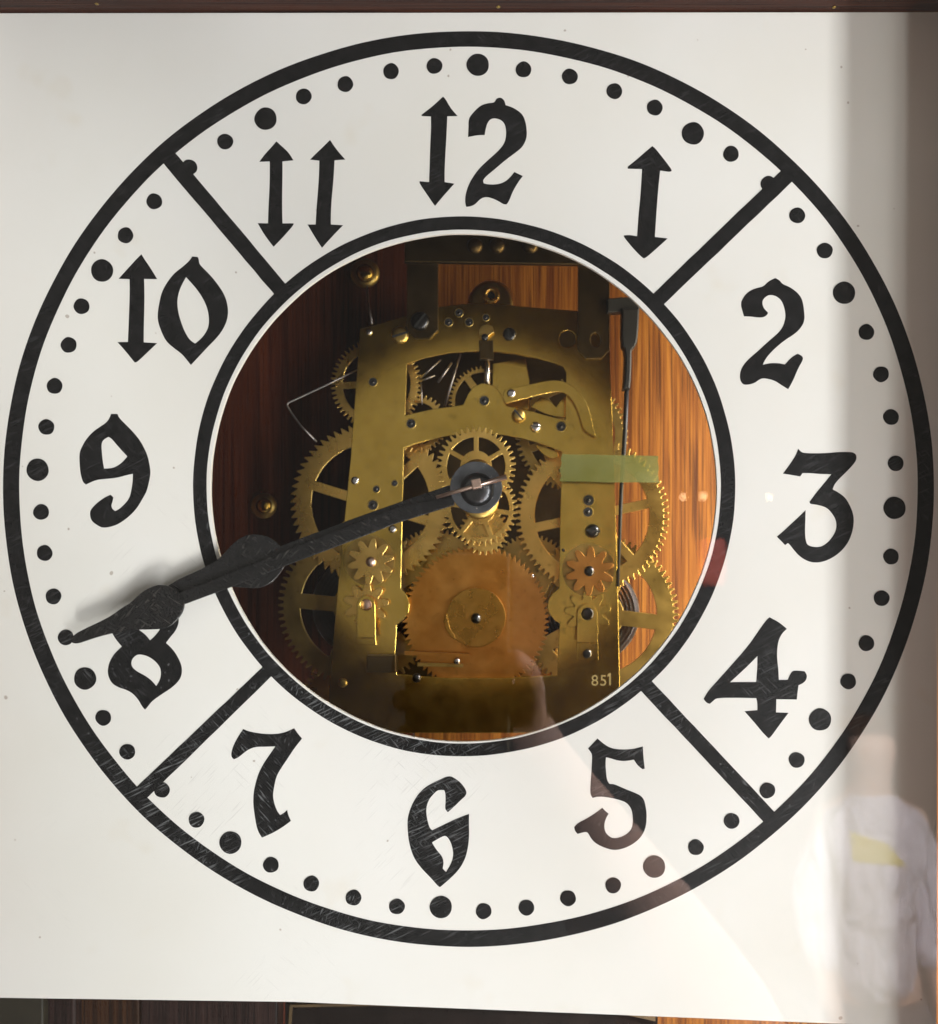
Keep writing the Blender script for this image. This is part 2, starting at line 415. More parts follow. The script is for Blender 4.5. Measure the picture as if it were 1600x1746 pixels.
def digit(ox, oy, sc, *loops):
    lp = [smooth_loop([(ox + x / sc, oy + y / sc) for x, y in l]) for l in loops]
    slab('digit', lp, -PT, PT, M['black'], dial)
A, B = 7.2727, 7.936
digit(700,150,A,[(405,105),(440,140),(500,250),(585,345),(458,348),(450,550),(435,800),(425,1000),(425,1165),(545,1185),(440,1300),(305,1460),(200,1310),(110,1175),(115,1155),(232,1165),(240,950),(247,700),(258,500),(255,350),(140,345),(138,330),(250,245),(330,175)])
digit(700,150,A,[(1050,165),(1065,130),(1110,115),(1145,130),(1172,165),(1180,210),(1260,235),(1330,275),(1395,330),(1430,420),(1447,540),(1440,630),(1390,730),(1310,795),(1180,890),(1040,1010),(930,1100),(900,1145),(910,1180),(960,1195),(1080,1195),(1170,1165),(1240,1105),(1290,1040),(1395,1090),(1340,1160),(1270,1280),(1225,1400),(1195,1440),(1155,1440),(1110,1410),(1030,1370),(940,1345),(870,1370),(805,1440),(750,1465),(695,1472),(678,1420),(685,1310),(730,1180),(790,1080),(860,990),(960,895),(1080,790),(1150,710),(1182,640),(1190,540),(1175,450),(1130,395),(1060,372),(1000,378),(960,420),(935,500),(922,580),(830,582),(715,605),(722,480),(722,375),(790,290),(870,215),(950,188),(1035,180)])
digit(1020,240,B,[(735,70),(770,95),(860,205),(990,375),(998,405),(975,420),(843,400),(815,650),(790,1000),(770,1300),(943,1320),(800,1450),(640,1590),(605,1585),(480,1460),(350,1300),(350,1280),(425,1272),(530,1290),(550,1000),(580,700),(598,380),(405,375),(402,350),(520,255),(640,150)])
digit(1240,460,B,[(495,225),(560,155),(655,110),(720,145),(745,190),(850,230),(960,310),(1020,400),(1042,520),(1055,690),(990,800),(900,880),(790,945),(640,1070),(530,1190),(485,1285),(580,1262),(700,1262),(785,1280),(870,1185),(955,1135),(1020,1165),(1035,1210),(960,1340),(900,1490),(830,1615),(740,1560),(650,1500),(560,1475),(480,1465),(430,1490),(370,1535),(260,1560),(205,1540),(175,1470),(180,1380),(220,1290),(300,1200),(420,1100),(560,970),(690,860),(760,770),(790,670),(795,590),(770,480),(730,400),(660,350),(580,335),(520,365),(478,420),(485,490),(520,545),(555,575),(550,605),(500,640),(430,645),(330,632),(232,628),(212,560),(188,470),(205,400),(260,320),(340,265),(430,240)])
digit(1300,750,B,[(490,122),(520,155),(570,182),(850,182),(1010,165),(1210,162),(1260,185),(1280,220),(1272,285),(1190,385),(1040,530),(980,600),(955,670),(1040,715),(1130,785),(1190,890),(1235,1000),(1243,1120),(1220,1260),(1160,1400),(1060,1520),(930,1610),(790,1660),(680,1660),(590,1630),(500,1570),(430,1490),(385,1430),(350,1395),(312,1425),(260,1370),(200,1310),(290,1235),(400,1130),(500,1040),(588,952),(585,1100),(580,1250),(590,1370),(620,1430),(720,1455),(810,1445),(900,1380),(970,1290),(1008,1200),(1005,1110),(975,1030),(890,925),(800,890),(700,872),(655,865),(642,840),(720,730),(830,600),(938,465),(780,462),(640,448),(548,450),(515,495),(430,480),(283,455),(380,325),(450,220)])
digit(1180,1040,A,[(965,92),(1080,150),(1180,235),(1120,290),(1075,380),(1058,500),(1060,620),(1075,740),(1080,868),(1190,868),(1220,800),(1250,758),(1300,752),(1400,762),(1432,810),(1420,870),(1380,910),(1325,935),(1315,1000),(1303,1112),(1050,1108),(1045,1272),(1200,1278),(1100,1410),(985,1570),(955,1595),(900,1545),(780,1400),(655,1258),(815,1245),(815,1150),(800,1095),(560,1090),(310,1092),(270,1125),(225,1165),(185,1155),(148,1105),(200,1010),(300,900),(480,700),(700,450),(850,230),(930,120)],
      [(815,572),(815,700),(800,895),(640,895),(475,897),(560,820),(700,690)])
digit(960,1240,B,[(470,155),(540,215),(620,270),(720,300),(850,305),(960,295),(1085,262),(1090,400),(1110,560),(1080,570),(1020,525),(980,470),(962,440),(840,462),(730,450),(660,425),(585,408),(578,500),(590,660),(605,730),(635,770),(695,770),(850,840),(980,890),(1060,930),(1105,990),(1125,1090),(1137,1180),(1130,1320),(1100,1420),(1040,1510),(940,1590),(820,1645),(690,1668),(570,1635),(460,1585),(390,1520),(340,1430),(310,1415),(200,1445),(165,1405),(155,1355),(200,1300),(330,1235),(440,1165),(535,1092),(570,1130),(620,1172),(585,1230),(560,1320),(570,1410),(610,1465),(680,1510),(790,1490),(880,1440),(935,1375),(950,1280),(945,1170),(920,1090),(860,1020),(770,985),(640,955),(530,940),(450,945),(405,958),(372,910),(375,780),(388,600),(400,380),(380,340),(342,290)])
digit(660,1300,B,[(840,180),(920,215),(1010,285),(1080,390),(1070,450),(1000,510),(900,610),(825,675),(785,635),(795,520),(790,400),(770,375),(690,375),(640,420),(570,500),(535,600),(532,690),(555,820),(585,900),(615,920),(720,870),(860,800),(1000,740),(1112,700),(1110,820),(1115,1000),(1095,1180),(1050,1330),(970,1460),(850,1580),(720,1690),(690,1675),(600,1570),(480,1450),(380,1320),(330,1200),(300,1080),(285,980),(275,800),(295,690),(340,570),(420,430),(540,320),(700,240)],
      [(610,1085),(700,1030),(770,995),(810,1000),(860,1070),(890,1170),(900,1260),(870,1370),(800,1485),(755,1440),(770,1350),(745,1270),(690,1210),(640,1140)])
digit(360,1230,B,[(435,105),(500,135),(650,165),(820,178),(980,160),(1125,95),(1180,175),(1232,235),(1130,360),(1040,500),(930,660),(880,760),(850,900),(835,1020),(860,1130),(895,1220),(935,1270),(990,1240),(1030,1200),(1040,1260),(1080,1350),(980,1425),(850,1505),(690,1575),(640,1500),(610,1400),(590,1270),(570,1120),(575,970),(600,850),(640,710),(700,590),(780,470),(870,340),(740,345),(600,345),(500,385),(430,440),(370,490),(310,515),(280,490),(270,440),(300,330),(360,215)])
digit(80,980,5.714,[(640,580),(680,640),(730,700),(650,775),(605,860),(590,940),(605,1010),(640,1065),(700,1100),(770,1120),(835,1155),(890,1215),(925,1280),(955,1315),(980,1290),(1020,1235),(1110,1170),(1220,1100),(1290,1030),(1315,970),(1315,890),(1270,790),(1215,715),(1160,665),(1200,610),(1260,540),(1290,450),(1270,380),(1180,310),(1000,280),(820,300),(700,370),(640,450),(625,530)],
      [(890,775),(960,785),(1030,820),(1100,890),(1115,960),(1100,1030),(1065,1085),(1020,1030),(950,980),(870,940),(820,890),(825,830),(855,795)],
      [(900,540),(950,575),(990,620),(1005,640),(1060,590),(1100,535),(1080,470),(980,430),(900,470)])
digit(110,690,B,[(630,125),(715,125),(740,180),(820,260),(920,360),(1020,480),(1090,610),(1130,710),(1155,840),(1165,930),(1140,1060),(1110,1180),(1050,1280),(1000,1370),(920,1470),(800,1570),(680,1640),(520,1672),(440,1630),(360,1570),(340,1460),(370,1400),(450,1320),(560,1245),(625,1220),(660,1255),(650,1310),(630,1360),(645,1410),(685,1440),(740,1415),(830,1330),(885,1250),(910,1130),(925,1020),(925,935),(850,950),(710,990),(560,1005),(430,1015),(290,1080),(250,1050),(220,950),(205,820),(200,660),(230,580),(290,470),(390,360),(480,300),(570,240),(610,180)],
      [(595,435),(640,460),(720,560),(850,700),(800,760),(740,815),(650,860),(535,865),(515,760),(500,600),(500,520),(530,470)])
digit(190,420,A,[(372,97),(410,160),(480,260),(568,405),(405,402),(410,620),(405,850),(400,1050),(400,1190),(565,1200),(470,1290),(325,1430),(290,1440),(240,1380),(160,1280),(75,1187),(205,1185),(215,950),(222,750),(228,550),(225,405),(90,400),(190,290),(290,180)])
digit(190,420,A,[(1000,125),(1070,130),(1085,160),(1088,215),(1140,270),(1230,360),(1320,470),(1410,610),(1450,770),(1440,900),(1390,1020),(1310,1130),(1190,1250),(1080,1370),(985,1470),(930,1400),(870,1330),(780,1265),(680,1180),(620,1060),(580,940),(572,850),(590,720),(620,580),(680,460),(780,330),(870,265),(950,195),(985,155)],
      [(925,380),(1000,460),(1090,570),(1160,690),(1200,800),(1215,930),(1195,1030),(1130,1130),(1040,1205),(970,1160),(910,1060),(870,960),(830,830),(812,680),(840,550),(880,460)])
digit(420,220,B,[(408,165),(470,220),(570,310),(638,420),(490,435),(490,650),(485,900),(485,1100),(490,1275),(640,1275),(640,1295),(560,1390),(460,1500),(370,1590),(320,1530),(240,1420),(155,1272),(295,1275),(300,1100),(315,800),(320,600),(318,435),(178,440),(260,330),(340,245)])
digit(420,220,B,[(1135,145),(1180,215),(1250,310),(1340,410),(1195,420),(1180,700),(1155,950),(1145,1150),(1145,1290),(1310,1300),(1220,1390),(1100,1520),(1025,1605),(980,1540),(900,1410),(830,1290),(940,1290),(950,1100),(970,850),(985,650),(990,425),(865,410),(950,325),(1050,230)])

# ================================================================== HANDS
YM, YH = -0.0105, -0.0078
hc = W(812, 831, YM)
mh = thing('minute_hand', hc, 'longer black clock hand whose spade bulb and pointed tip cover the painted 8', 'clock hand', 'hands of the clock')
shaft = [(772,846),(680,864),(590,898),(470,946),(340,998),(296,1014),(290,1030),(316,1030),(340,1021),(389,1003),(481,967),(582,929),(680,891),(776,861)]
slab('shaft', [shaft], YM + 0.0003, 0.0010, M['hand'], mh, 0.00025)
bulb = [(270,575),(400,510),(520,455),(640,390),(730,320),(820,270),(880,205),(960,145),(1050,105),(1120,97),(1200,115),(1280,165),(1330,230),(1340,300),(1315,380),(1260,450),(1190,505),(1110,530),(1000,535),(890,535),(760,550),(640,570),(500,605),(380,645),(290,675),(245,665),(235,620)]
slab('bulb', [smooth_loop([(80 + x / 5.714, 980 + y / 5.714) for x, y in bulb])], YM - 0.0003, 0.0011, M['hand'], mh, 0.00025)
slab('hub', [circ(812, 831, 44.5, 64)], YM - 0.0001, 0.0011, M['hub'], mh, 0.00025)
hh = thing('hour_hand', W(812, 831, YH), 'shorter black clock hand lying just behind the longer one, with a round bulb', 'clock hand', 'hands of the clock')
hour = [(767,827),(680,856.5),(590,888.5),(478,931),(466,919),(449,912),(429,910.6),(412,915),(394.6,929),(371.6,955),(340,972),(303,988),(285,1000),(288,1014),(310,1014),(363,1002),(389,1000),(415,1002),(440.6,1004),(463.6,994),(478,978),(488,960),(582,925),(680,886),(774,856)]
slab('shaft', [smooth_loop(hour, 2, 48)], YH, 0.0010, M['hand'], hh, 0.00025)
slab('hub', [circ(812, 832, 40, 48)], YH - 0.0002, 0.0016, M['hand'], hh)
M['collet'] = make_metal('collet_steel', (0.05, 0.05, 0.053), (0.12, 0.12, 0.123), 0.30, 0.3, (0.03, 0.03, 0.03))
cl = thing('hand_collet', W(814, 833, YM - 0.001), 'domed steel washer and square post held by a thin pin over the hand hub', 'washer')
lathe('washer', 814, 834, [(0, YM - 0.0022), (10, YM - 0.00215), (19, YM - 0.0019), (25, YM - 0.0014), (28.5, YM - 0.0006), (29, YM - 0.0001)], M['collet'], cl)
slab('square_post', [[(803, 818), (819, 815), (822, 831), (806, 834)]], YM - 0.0075, 0.0062, M['pin'], cl, 0.0003)
pa, pb = W(744, 848, YM - 0.0045), W(864, 813, YM - 0.0045)
tube('taper_pin', [pa, pa.lerp(pb, 0.5), pb], [L(3.0, YM), L(3.6, YM), L(4.6, YM)], M['pin'], cl)
lathe('arbor', 812, 831, [(17, YH + 0.0015), (17, 0.02), (22, 0.0205), (22, HM - 0.001)], M['dull_brass'], cl)

# ================================================================== MOVEMENT
mv = thing('clock_movement', W(810, 1240, HM), 'brass clock movement of pierced plate and toothed wheels seen through the dial opening', 'clock movement')
win_up = [(694,621),(723,611),(766,602),(817,598.5),(843,599),(880,603),(916,611),(945,619),(961,625),(966,636),(965,716),(954,714),(910,702),(864,692),(857,676),(848,663),(836,655),(822,653),(808,659),(798,672),(790,690),(770,693),(747,696),(729,699),(691,708)]
win_mid = [(689,764),(708,757),(729,751),(755,745),(781,741),(820,739),(860,742),(890,747),(912,753),(937,761),(959,770),(957.5,825),(955.6,889),(954,1003),(943,1012),(936,1023),(934,1036),(938,1048),(946,1058),(955,1064),(952,1120),(951,1152),(860,1156),(760,1156),(677,1150),(674,1118),(677,1066),(688,1057),(697,1045),(699,1030),(694,1015),(684,1004),(686,900)]
outline = [(614,560),(650,551),(700,536),(755,522),(800,517),(850,518),(909,524),(990,530),(1025,546),(1039,568),(1047,775),(1054,1002),(1059,1250),(557,1250),(563,1150),(580,960),(598,780)]
fp = slab('front_plate', [outline, win_up, win_mid, circ(968, 578, 14.5, 32)], HM, 0.0022, M['brass'], mv, 0.00022)
def screw(px, py, r, m='steel', slot=True, y=HM, ang=0.5, h=0.0012, dome=True):
    k = 0.78
    o = lathe('screw', px, py, [(0, y - h), (r * 0.6, y - h * 0.96), (r * k, y - h * 0.85), (r * 0.95, y - h * 0.5), (r, y - 0.00005)] if dome else
              [(0, y - h), (r * 0.9, y - h), (r, y - h * 0.8), (r, y - 0.00005)], M[m], fp, 24)
    if slot:
        dx, dy = math.cos(ang) * r * 0.92, math.sin(ang) * r * 0.92
        nx, ny = -math.sin(ang) * r * 0.13, math.cos(ang) * r * 0.13
        s_ = slab('slot', [[(px - dx - nx, py - dy - ny), (px + dx - nx, py + dy - ny), (px + dx + nx, py + dy + ny), (px - dx + nx, py - dy + ny)]], y - h - 0.00008, 0.0002, M['iron'], None)
        w = s_.location.copy(); s_.parent = o; s_.location = w - wloc(o)
    return o
def pivot(px, py, r, y=HM, pin='blue_steel'):
    """oil sink: a brass rim round a dark cup with the steel pivot end in it"""
    o = lathe('pivot_hole', px, py, [(r * 0.94, y - 0.00012), (r, y - 0.00016), (r * 1.12, y - 0.00004)], M['dull_brass'], fp, 22)
    c = lathe('oil_sink', px, py, [(0, y - 0.00003), (r * 0.97, y - 0.00006)], M['iron'], None, 22)
    w = c.location.copy(); c.parent = o; c.location = w - wloc(o)
    p = lathe('pivot_end', px - r * 0.05, py, [(0, y - 0.0005), (r * 0.25, y - 0.00045), (r * 0.38, y - 0.0003), (r * 0.42, y - 0.00008)], M[pin], None, 16)
    w = p.location.copy(); p.parent = o; p.location = w - wloc(o)
screw(682, 570, 15, 'dull_brass', True, ang=-0.3); screw(716, 546, 16, 'blue_steel', True, HM - 0.0018, -0.9, 0.0016)
screw(869, 569, 11.5, 'blue_steel', True, ang=1.2); screw(885, 707, 12.5, 'dull_brass', True, ang=0.85, h=0.004)
screw(1012, 905, 12.5, 'blue_steel', True, ang=0.1, h=0.005); screw(914, 727, 9.5, 'steel', True, ang=0.1, h=0.0025)
screw(605, 819, 7, 'steel', False); screw(669, 902, 7.5, 'steel', False, h=0.0022); screw(629, 565, 6, 'steel', False)
screw(710, 1157, 8, 'blue_steel', False, h=0.0025); screw(584, 1165, 8, 'dull_brass', False)
for a in ((765,549,7),(783,533,7),(800,549,7),(829,541,6),(636,651,7.5),(701,722,8),(826,683,8.5),(957,727,8.5),(642,834,6),(673,824,5.5),(636,861,8.5),(1004,853,9.5),(1003,873,8.5),(961,938,3)):
    pivot(*a)
# stamped number low on the right of the plate
tc = bpy.data.curves.new('t', 'FONT'); tc.body = '85'; tc.size = 0.0072; tc.extrude = 0.00006; tc.space_character = 1.12
to = bpy.data.objects.new('t', tc); COL.objects.link(to)
dg = bpy.context.evaluated_depsgraph_get(); dg.update(); tme = bpy.data.meshes.new_from_object(to.evaluated_get(dg))
bpy.data.objects.remove(to)
p0 = W(1008, 1169, HM)
for v in tme.vertices: v.co = (p0.x + v.co.x, HM - 0.00008 - v.co.z, p0.z + v.co.y)
M['stamp'] = make_metal('stamped_bright_brass', (0.34, 0.27, 0.12), (0.46, 0.37, 0.18), 0.5, 0.3)
one = [(1036.5, 1150.5), (1040, 1147.5), (1042, 1148), (1042, 1168.5), (1039, 1168.5), (1039, 1152.5), (1036, 1154.5)]
so1 = slab('stamped_number', [one], HM - 0.00012, 0.0001, M['stamp'], None); w = so1.location.copy(); so1.parent = fp; so1.location = w - wloc(fp)
so = link('stamped_number', tme, M['stamp'], None); w = so.location.copy(); so.parent = fp; so.location = w - wloc(fp)

def gear_loops(cx, cy, ro, rr, n, kind='trap', ph=0.0, spokes=0, rin=0, hub=0, sw=8, bore=0):
    out = []; pitch = 2 * math.pi / n
    for i in range(n):
        t = ph + i * pitch
        if kind == 'saw': seq = ((0.0, rr), (0.10, ro), (0.22, ro), (0.92, rr))
        elif kind == 'star': seq = tuple((f, rr + (ro - rr) * h) for f, h in ((0.0, 0), (0.07, 0.06), (0.13, 0.22), (0.20, 0.48), (0.28, 0.74), (0.37, 0.94), (0.45, 1), (0.55, 1), (0.63, 0.94), (0.72, 0.74), (0.80, 0.48), (0.87, 0.22), (0.93, 0.06)))
        else: seq = ((0.0, rr), (0.14, rr + (ro - rr) * .15), (0.30, ro), (0.55, ro), (0.71, rr + (ro - rr) * .15), (0.85, rr))
        for f, r in seq:
            a = t + f * pitch; out.append((cx + r * math.cos(a), cy + r * math.sin(a)))
    loops = [out]
    for s in range(spokes):
        a0 = ph * 3 + 2 * math.pi * s / spokes; a1 = ph * 3 + 2 * math.pi * (s + 1) / spokes
        lo = []
        for r, rev in ((rin, False), (hub, True)):
            d = math.asin(min(0.9, sw / 2 / r)); m_ = 14
            arc = [(cx + r * math.cos(a0 + d + (a1 - a0 - 2 * d) * k / m_), cy + r * math.sin(a0 + d + (a1 - a0 - 2 * d) * k / m_)) for k in range(m_ + 1)]
            lo += arc[::-1] if rev else arc
        loops.append(lo)
    if bore: loops.append(circ(cx, cy, bore, 24))
    return loops
def wheel(cx, cy, ro, rr, n, y, m='wheel_brass', th=0.0016, arbor=8, **kw):
    o = slab('wheel', gear_loops(cx, cy, ro, rr, n, **kw), y, th, M[m], mv, 0.00012)
    if arbor:
        a = lathe('arbor', cx, cy, [(0, y - 0.004), (arbor * .8, y - 0.0038), (arbor, y - 0.003), (arbor, y + 0.02)], M['steel'], None, 18)
        w = a.location.copy(); a.parent = o; a.location = w - wloc(o)
    return o
YW = HM + 0.010
wheel(642, 655, 78, 70, 56, YW, spokes=5, rin=58, hub=20, sw=12, ph=0.2)
wheel(632, 858, 137, 127, 64, YW + 0.004, kind='saw', spokes=6, rin=101, hub=40, sw=17, ph=0.10)
wheel(612, 1034, 138, 128, 72, YW + 0.009, m='dull_brass', spokes=5, rin=100, hub=44, sw=26, ph=0.24)
wheel(1010, 879, 131, 122, 74, YW + 0.004, m='wheel_brass', spokes=6, rin=98, hub=40, sw=16, ph=-0.07)
wheel(1022, 1049, 136, 127, 76, YW + 0.010, m='dull_brass', spokes=5, rin=99, hub=42, sw=26, ph=0.04)
wheel(975, 741, 96, 88, 60, YW + 0.007, m='dull_brass', spokes=5, rin=74, hub=26, sw=12, ph=0.1)
wheel(578, 1188, 62, 52, 36, YW + 0.012, m='copper', spokes=0, ph=0.1)
wheel(826, 684, 61, 55, 48, YW + 0.006, spokes=5, rin=50, hub=14, sw=12, ph=0.105)
wheel(713, 722, 50, 43, 34, YW + 0.003, m='wheel_brass', spokes=4, rin=36, hub=12, sw=9, ph=0.3)
wheel(905, 985, 74, 67, 52, YW + 0.014, m='dull_brass', ph=0.1)
wheel(742, 985, 84, 77, 56, YW + 0.015, m='wheel_brass', ph=0.1)
wheel(940, 1165, 60, 54, 44, YW + 0.012, m='wheel_brass', ph=0.1)
# motion work in front of the plate
wheel(812, 795, 68, 59, 40, HM - 0.010, spokes=6, rin=50, hub=27, sw=8, ph=0.175, arbor=0)
wheel(819, 867, 64, 56, 38, HM - 0.0055, spokes=6, rin=50, hub=26, sw=8, ph=0.05, arbor=0)
wheel(826, 905, 42, 35, 24, HM - 0.0025, ph=0.1, arbor=0)
lathe('collar', 814, 812, [(22, HM - 0.018), (29, HM - 0.0178), (30, HM - 0.0165), (30, HM - 0.004)], M['wheel_brass'], mv)
lathe('collar', 818, 852, [(20, HM - 0.0095), (30, HM - 0.0093), (33, HM - 0.0085), (33, HM - 0.004)], M['dull_brass'], mv)
# count wheel with cam disc
cw = wheel(812, 1055, 126, 117, 78, HM + 0.0028, m='copper', kind='saw', ph=0.02, arbor=0)
M['cam'] = make_metal('cam_brass', (0.36, 0.19, 0.035), (0.46, 0.26, 0.06), 0.28, 0.35)
cd = slab('cam_disc', [circ(812, 1053, 50.5, 60)], HM + 0.0002, 0.0022, M['cam'], None, 0.0002); w = cd.location.copy(); cd.parent = cw; cd.location = w - wloc(cw)
cs = slab('cam_step', [[(762, 1045), (757, 1058), (760, 1073), (768, 1085), (776, 1091), (776, 1084), (768, 1072), (765, 1060)]], HM - 0.0001, 0.0024, M['cam'], None, 0.0002); w = cs.location.copy(); cs.parent = cw; cs.location = w - wloc(cw)
ca = lathe('arbor', 812, 1055, [(0, HM - 0.003), (4, HM - 0.0029), (7.5, HM - 0.0022), (9, HM - 0.001), (9, HM + 0.002)], M['blue_steel'], None); w = ca.location.copy(); ca.parent = cw; ca.location = w - wloc(cw)
# star shaped stop wheels
def star(cx, cy, r, n, ph, m='wheel_brass', rec=True, pin='pin', pr=9, y=HM - 0.0050):
    if rec:
        slab('recess_disc', [circ(cx - 2, cy - 2, r + 3, 48)], HM - 0.0004, 0.0003, M['dull_brass'], mv)
    o = slab('stop_wheel', [smooth_loop(gear_loops(cx, cy, r, r * 0.62, n, kind='star', ph=ph)[0], 1, 75)], y, 0.0014, M[m], mv, 0.0002)
    a = lathe('arbor', cx, cy, [(0, y - 0.0018), (pr * .5, y - 0.0017), (pr * .85, y - 0.0012), (pr, y - 0.0002), (pr, y + 0.001)], M[pin], None, 18)
    w = a.location.copy(); a.parent = o; a.location = w - wloc(o)
star(632, 958, 40, 10, 0.12, 'wheel_brass'); star(1006, 974, 42, 10, 0.05, 'copper', pin='blue_steel')
star(624, 1031, 39, 9, 0.25, 'wheel_brass', False, 'pin', 14, HM - 0.0036); star(1003, 1046, 40, 9, 0.12, 'brass', False, 'blue_steel', 13, HM - 0.0036)
def cock(x0, x1, y0, y1, ys):
    r = (x1 - x0) / 2; cx = (x0 + x1) / 2
    top = [(cx + r * math.cos(a), y0 + r + r * math.sin(a)) for a in [math.pi + k * math.pi / 10 for k in range(11)]]
    o = slab('cock', [top + [(x1 + 1, ys), (x0 - 1, ys)], circ(cx, y0 + r, r * 0.62, 24)], HM - 0.0072, 0.0014, M['brass'], mv, 0.0002)
    f = slab('cock_foot', [[(x0 - 1, ys), (x1 + 1, ys), (x1 + 2, y1), (x0 - 1, y1)]], HM - 0.0020, 0.0016, M['brass'], None, 0.0002); w = f.location.copy(); f.parent = o; f.location = w - wloc(o)
    return o
cock(985, 1019, 1030, 1126, 1096); screw(1002, 1115, 8, 'blue_steel', False, HM - 0.0018)
cock(609, 640, 1016, 1100, 1088)
# curved lever with its pivot, upper right
lv = [(330,870),(500,840),(720,790),(830,790),(930,830),(1020,910),(1080,1010),(1105,1100),(1140,1250),(1160,1310),(1045,1250),(1020,1150),(970,1010),(900,920),(820,890),(650,920),(430,980),(340,1000),(312,960),(312,900)]
slab('curved_lever', [smooth_loop([(800 + x / 5.333, 500 + y / 5.333) for x, y in lv])], HM - 0.0035, 0.0014, M['brass'], mv, 0.0002)
screw(872, 670, 7.5, 'steel', False, HM - 0.0035)
# things seen through the upper window
slab('pallet_cock', [[(840, 620), (896, 611), (903, 650), (902, 699), (840, 690)]], YW + 0.002, 0.0014, M['brass'], mv, 0.0002)
slab('crutch_block', [[(817, 580), (841, 580), (842, 612), (818, 612)]], HM - 0.004, 0.004, M['bracket'], mv, 0.0003)
slab('crutch_fork', [smooth_loop([(816, 566), (820, 556), (830, 552), (840, 556), (843, 566), (836, 570), (830, 578), (820, 576)])], HM - 0.0022, 0.0012, M['dull_brass'], mv, 0.0002)
screw(827, 574, 6, 'blue_steel', False, HM - 0.0022)
tube('crutch_rod', [W(831, 606, HM + 0.004), W(831, 664, HM + 0.004)], L(5.5, HM), M['steel'], mv)
for a, b_, r in (((752, 613), (716, 646), 1.6), ((771, 618), (747, 652), 2.2), ((785, 603), (759, 692), 2.2), ((716, 650), (742, 640), 1.4), ((718, 652), (720, 690), 1.4)):
    tube('wire', [W(a[0], a[1], HM + 0.004), W(b_[0], b_[1], HM + 0.004)], L(r, HM), M['dark_wire'], mv, 8)
slab('click', [smooth_loop([(906, 694), (922, 676), (936, 682), (949, 694), (955, 684), (964, 676), (964, 712), (950, 711), (930, 706)])], YW - 0.003, 0.0012, M['brass'], mv, 0.0002)
slab('click_spring', [smooth_loop([(912, 757), (930, 762), (951, 770), (953, 778), (944, 782), (931, 778), (920, 768)])], YW - 0.004, 0.0012, M['brass'], mv, 0.0002)
slab('detent', [smooth_loop([(905, 695), (918, 686), (924, 682), (916, 678), (904, 682)])], YW - 0.001, 0.0012, M['dull_brass'], mv)
# lower left: lifting lever and stop block
slab('lift_lever', [[(690, 1110), (800, 1115), (803, 1120), (690, 1117)]], HM - 0.001, 0.001, M['copper'], mv)
slab('lift_lever', [[(712, 1130), (790, 1132), (790, 1138), (712, 1136)]], HM - 0.001, 0.001, M['dull_brass'], mv)
screw(779, 1128, 6, 'steel', False, HM - 0.001, h=0.002)
slab('stop_block', [[(626, 1118), (675, 1118), (675, 1147), (625, 1146)]], HM - 0.007, 0.006, M['bracket'], mv, 0.0003)
# mainsprings
def spring(cx, cy, r0, r1, turns, y, wd):
    pts = []; n = int(turns * 40)
    for i in range(n + 1):
        t = i / n; r = r0 + (r1 - r0) * t; a = t * turns * 2 * math.pi
        pts.append((cx + r * math.cos(a), cy + r * math.sin(a)))
    me = bpy.data.meshes.new('spring'); bm = bmesh.new(); pr = None
    for i, (x, z) in enumerate(pts):
        a = W(x, z, y); q = [bm.verts.new((a.x, y, a.z)), bm.verts.new((a.x, y + wd, a.z))]
        if pr: bm.faces.new((pr[0], q[0], q[1], pr[1]))
        pr = q
    bmesh.ops.solidify(bm, geom=bm.faces[:], thickness=0.0013)
    bm.to_mesh(me); bm.free()
    link('mainspring', me, M['spring'], mv, False)
spring(1006, 1045, 26, 86, 9.2, YW + 0.0118, 0.016)
spring(620, 1034, 26, 92, 10.2, YW + 0.0108, 0.016)
# back plate and pillars of the movement
slab('back_plate', [[(640, 560), (990, 560), (1000, 700), (1000, 800), (985, 820), (985, 1235), (600, 1235), (600, 820), (625, 800)]], HM + 0.042, 0.002, M['bracket'], mv)
for x, y in ((640, 600), (1010, 600), (590, 1205), (1035, 1205)):
    lathe('pillar', x, y, [(10, HM + 0.0022), (10, HM + 0.042)], M['dull_brass'], mv, 16)

# ================================================================== THINGS AROUND THE MOVEMENT
br = thing('mounting_bracket', W(840, 424, HM), 'dark bronze hanging frame above the brass movement, two straps and a crossbar', 'bracket')
def oct_end(x0, x1, y0, y1, c=14): return [(x0, y0), (x1, y0), (x1, y1 - c), (x1 - c, y1), (x0 + c, y1), (x0, y1 - c)]
st = slab('strap', [oct_end(986, 1040, 330, 611), circ(1016, 579, 9, 24, 13)], HM - 0.0018, 0.0016, M['bracket'], br, 0.0002)
st = slab('strap', [oct_end(694, 747, 330, 577)], HM - 0.0018, 0.0016, M['bracket'], br, 0.0002)
slab('crossbar', [[(690, 330), (1044, 330), (1044, 452), (690, 446)]], HM - 0.0050, 0.003, M['bracket'], br, 0.0004)
for x in (848, 905, 810):
    lathe('bolt', x, 416, [(0, HM - 0.0072), (9, HM - 0.007), (13, HM - 0.0060), (14, HM - 0.0051)], M['bracket'], br, 20)
ms = thing('brass_boss', W(838, 530, HM + 0.02), 'round brass boss with a bright bored hole rising above the movement plate', 'boss')
lathe('boss', 838, 516, [(9, HM + 0.019), (30, HM + 0.018), (36, HM + 0.0186), (40, HM + 0.021), (41, HM + 0.034)], M['dull_brass'], ms, 40)
lathe('bore', 838, 504, [(6, HM + 0.0185), (8, HM + 0.0172), (11, HM + 0.0168), (14, HM + 0.0174), (15.5, HM + 0.0186)], M['wheel_brass'], ms, 28)
lathe('hole', 838, 504, [(0, HM + 0.0182), (7.5, HM + 0.01815)], M['iron'], ms, 20)

